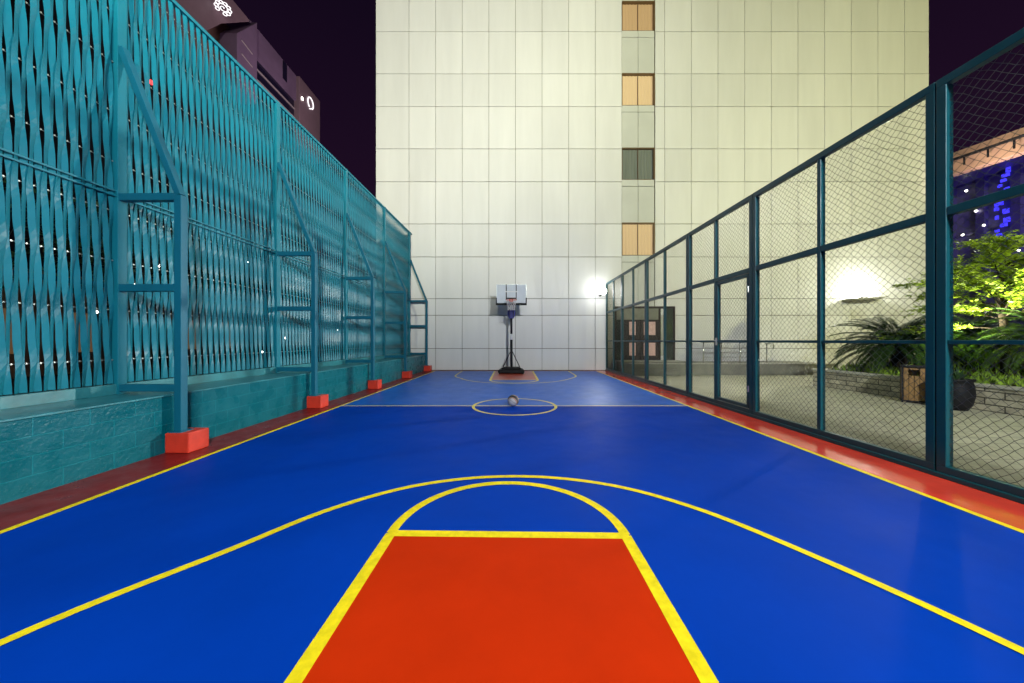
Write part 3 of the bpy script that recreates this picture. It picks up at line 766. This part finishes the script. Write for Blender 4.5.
o = bpy.data.objects.new('sign_wash', l); COL.objects.link(o); o.parent = ml; o.location = (9,33,20); o.rotation_euler = Vector((-1,0,1.0)).to_track_quat('-Z','Y').to_euler()

# street-side things glimpsed through the screen
fb = thing('street_building', 'low brown shopfront building glimpsed through the lower screen', 'building', (-19,0,0))
b = MB(); b.box(-6,0,-6,24,-.03,4.2); b.build('wall', M['farwall'], fb)
for k in range(12):
    b = MB(); b.box(0,.05,-5+k*2.4,-4.3+k*2.4,.9,2.6); b.build('shop_window', M['lampwarm'], fb)
def street_tree(loc, label, h, cr, seed):
    rr = random.Random(seed); t = thing('street_tree', label, 'tree', loc, 0, 'trees behind the screen')
    b = MB(); b.tube([(0,0,0),(.1,0,h*.3),(0,.1,h*.55),(.1,0,h*.85)], [.16,.13,.10,.04], 10)
    lf = MB()
    for i in range(16):
        az = rr.uniform(0,2*PI); z = h*rr.uniform(.4,.85); r = cr*rr.uniform(.5,1)
        c = Vector((r*math.cos(az), r*math.sin(az), z+rr.uniform(.1,.8)))
        b.tube([(0,0,z*.8), tuple(c*.6+Vector((0,0,z*.33))), tuple(c)], [.05,.03,.012], 5)
        for k in range(170):
            q = c+Vector((rr.gauss(0,.38),rr.gauss(0,.38),rr.gauss(0,.28)))
            leafcard(lf, q, Vector((rr.uniform(-1,1),rr.uniform(-1,1),rr.uniform(-1,.4))), Vector((rr.uniform(-1,1),rr.uniform(-1,1),1)), rr.uniform(.12,.22), rr.uniform(.05,.09))
    b.build('trunk', M['bark'], t, smooth=True); lf.build('crown', M['leafdark'], t, normals=False)
street_tree((-8.6,7.6,-.03), 'dark leafy tree behind the screen at the nearest brace', 4.6, 1.5, 21)
street_tree((-9.3,12.5,-.03), 'dark leafy tree behind the middle of the screen', 5.2, 1.6, 22)
street_tree((-8.8,17.0,-.03), 'dark leafy tree behind the far end of the screen', 5.0, 1.6, 23)
def px(x, y, X):    # photo pixel at lateral distance X -> world point
    Y = F*X/(x-514.6); return (X, Y, 1.4+(340.6-y)*Y/F)
def street_lamp(p, label, m, r=.08):
    t = thing('street_lamp', label, 'street lamp', (p[0],p[1],-.03), 0, 'lamps seen through the screen')
    MB().tube([(0,0,0),(0,0,p[2]-.05)], .04, 8).build('pole', M['blackmetal'], t, smooth=True)
    MB().lathe([(.01,p[2]+.03-r),(r*.8,p[2]+.03-r*.6),(r,p[2]+.03),(r*.7,p[2]+.03+r*.7),(.01,p[2]+.03+r)], n=12).build('globe', M[m], t, smooth=True)
street_lamp(px(61,348,-8.5), 'low white lamp glinting through the lower screen near the left edge', 'lampsmall', .05)
street_lamp(px(132,286,-8.5), 'white lamp glinting through the screen beside the nearest brace', 'lampsmall', .07)
street_lamp(px(150,82,-16), 'red lamp glowing through the upper screen', 'lampred', .11)
for (x, y) in ((118,338),(143,290),(160,266),(96,312)):
    street_lamp(px(x,y,-9.5), 'one of the small warm lamps glinting through the screen around the nearest brace', 'lampsmall', .035)
for (x, y) in ((226,300),(262,352),(285,338),(247,262)):
    street_lamp(px(x,y,-9.0), 'one of the small lamps glinting through the screen between the first two braces', 'lampsmall', .035)
for (x, y) in ((338,330),(356,318),(392,330)):
    street_lamp(px(x,y,-7.5), 'one of the small lamps glinting through the far half of the screen', 'lampsmall', .03)
tw = thing('distant_tower', 'dark distant tower with lit windows behind the upper screen', 'building', (-30,0,0))
b = MB(); b.box(-8,0,24,34,-.03,27); b.build('wall', M['dglaze'], tw)
b = MB()
for k in range(4):
    for j in range(2): b.box(0,.05,29.4+k*.75,29.7+k*.75,25.2-j*1.4,25.9-j*1.4)
b.build('window', M['lampwhite'], tw)

# ------------------------------------------------------------------ sky, camera, render
wd = bpy.data.worlds.new('World'); sc.world = wd; wd.use_nodes = True
nt = wd.node_tree; bg = nt.nodes['Background']
sky = nt.nodes.new('ShaderNodeTexSky'); sky.sky_type = 'NISHITA'; sky.sun_disc = False; sky.sun_elevation = math.radians(-4); sky.sun_rotation = math.radians(200)
mx = nt.nodes.new('ShaderNodeMix'); mx.data_type = 'RGBA'; mx.blend_type = 'ADD'; mx.inputs[0].default_value = 1
tc = nt.nodes.new('ShaderNodeTexCoord'); sp_ = nt.nodes.new('ShaderNodeSeparateXYZ'); nt.links.new(tc.outputs['Generated'], sp_.inputs[0])
cr = nt.nodes.new('ShaderNodeValToRGB'); nt.links.new(sp_.outputs['Z'], cr.inputs[0])
cr.color_ramp.elements[0].color = (.020,.006,.022,1); cr.color_ramp.elements[1].position = .7; cr.color_ramp.elements[1].color = (.006,.0025,.010,1)
nt.links.new(cr.outputs[0], mx.inputs[6])
sc2 = nt.nodes.new('ShaderNodeVectorMath'); sc2.operation = 'SCALE'; sc2.inputs['Scale'].default_value = .002; nt.links.new(sky.outputs[0], sc2.inputs[0])
nt.links.new(sc2.outputs['Vector'], mx.inputs[7]); nt.links.new(mx.outputs[2], bg.inputs[0]); bg.inputs[1].default_value = 1.0

cam = bpy.data.cameras.new('camera'); co = bpy.data.objects.new('camera', cam); COL.objects.link(co)
co.location = (0,0,H); co.rotation_euler = (PI/2,0,0)
cam.sensor_width = 36; cam.lens = 36*F/1024; cam.shift_x = -2.6/1024; cam.shift_y = -.9/1024
cam.clip_start = .05; cam.clip_end = 2000; sc.camera = co
sc.view_settings.view_transform = 'Standard'; sc.view_settings.look = 'None'; sc.view_settings.gamma = 1; sc.view_settings.exposure = 0
sc.cycles.use_denoising = True
try: sc.cycles.denoiser = 'OPENIMAGEDENOISE'
except Exception: pass
sc.cycles.max_bounces = 6; sc.cycles.diffuse_bounces = 3; sc.cycles.glossy_bounces = 3; sc.cycles.sample_clamp_indirect = 6
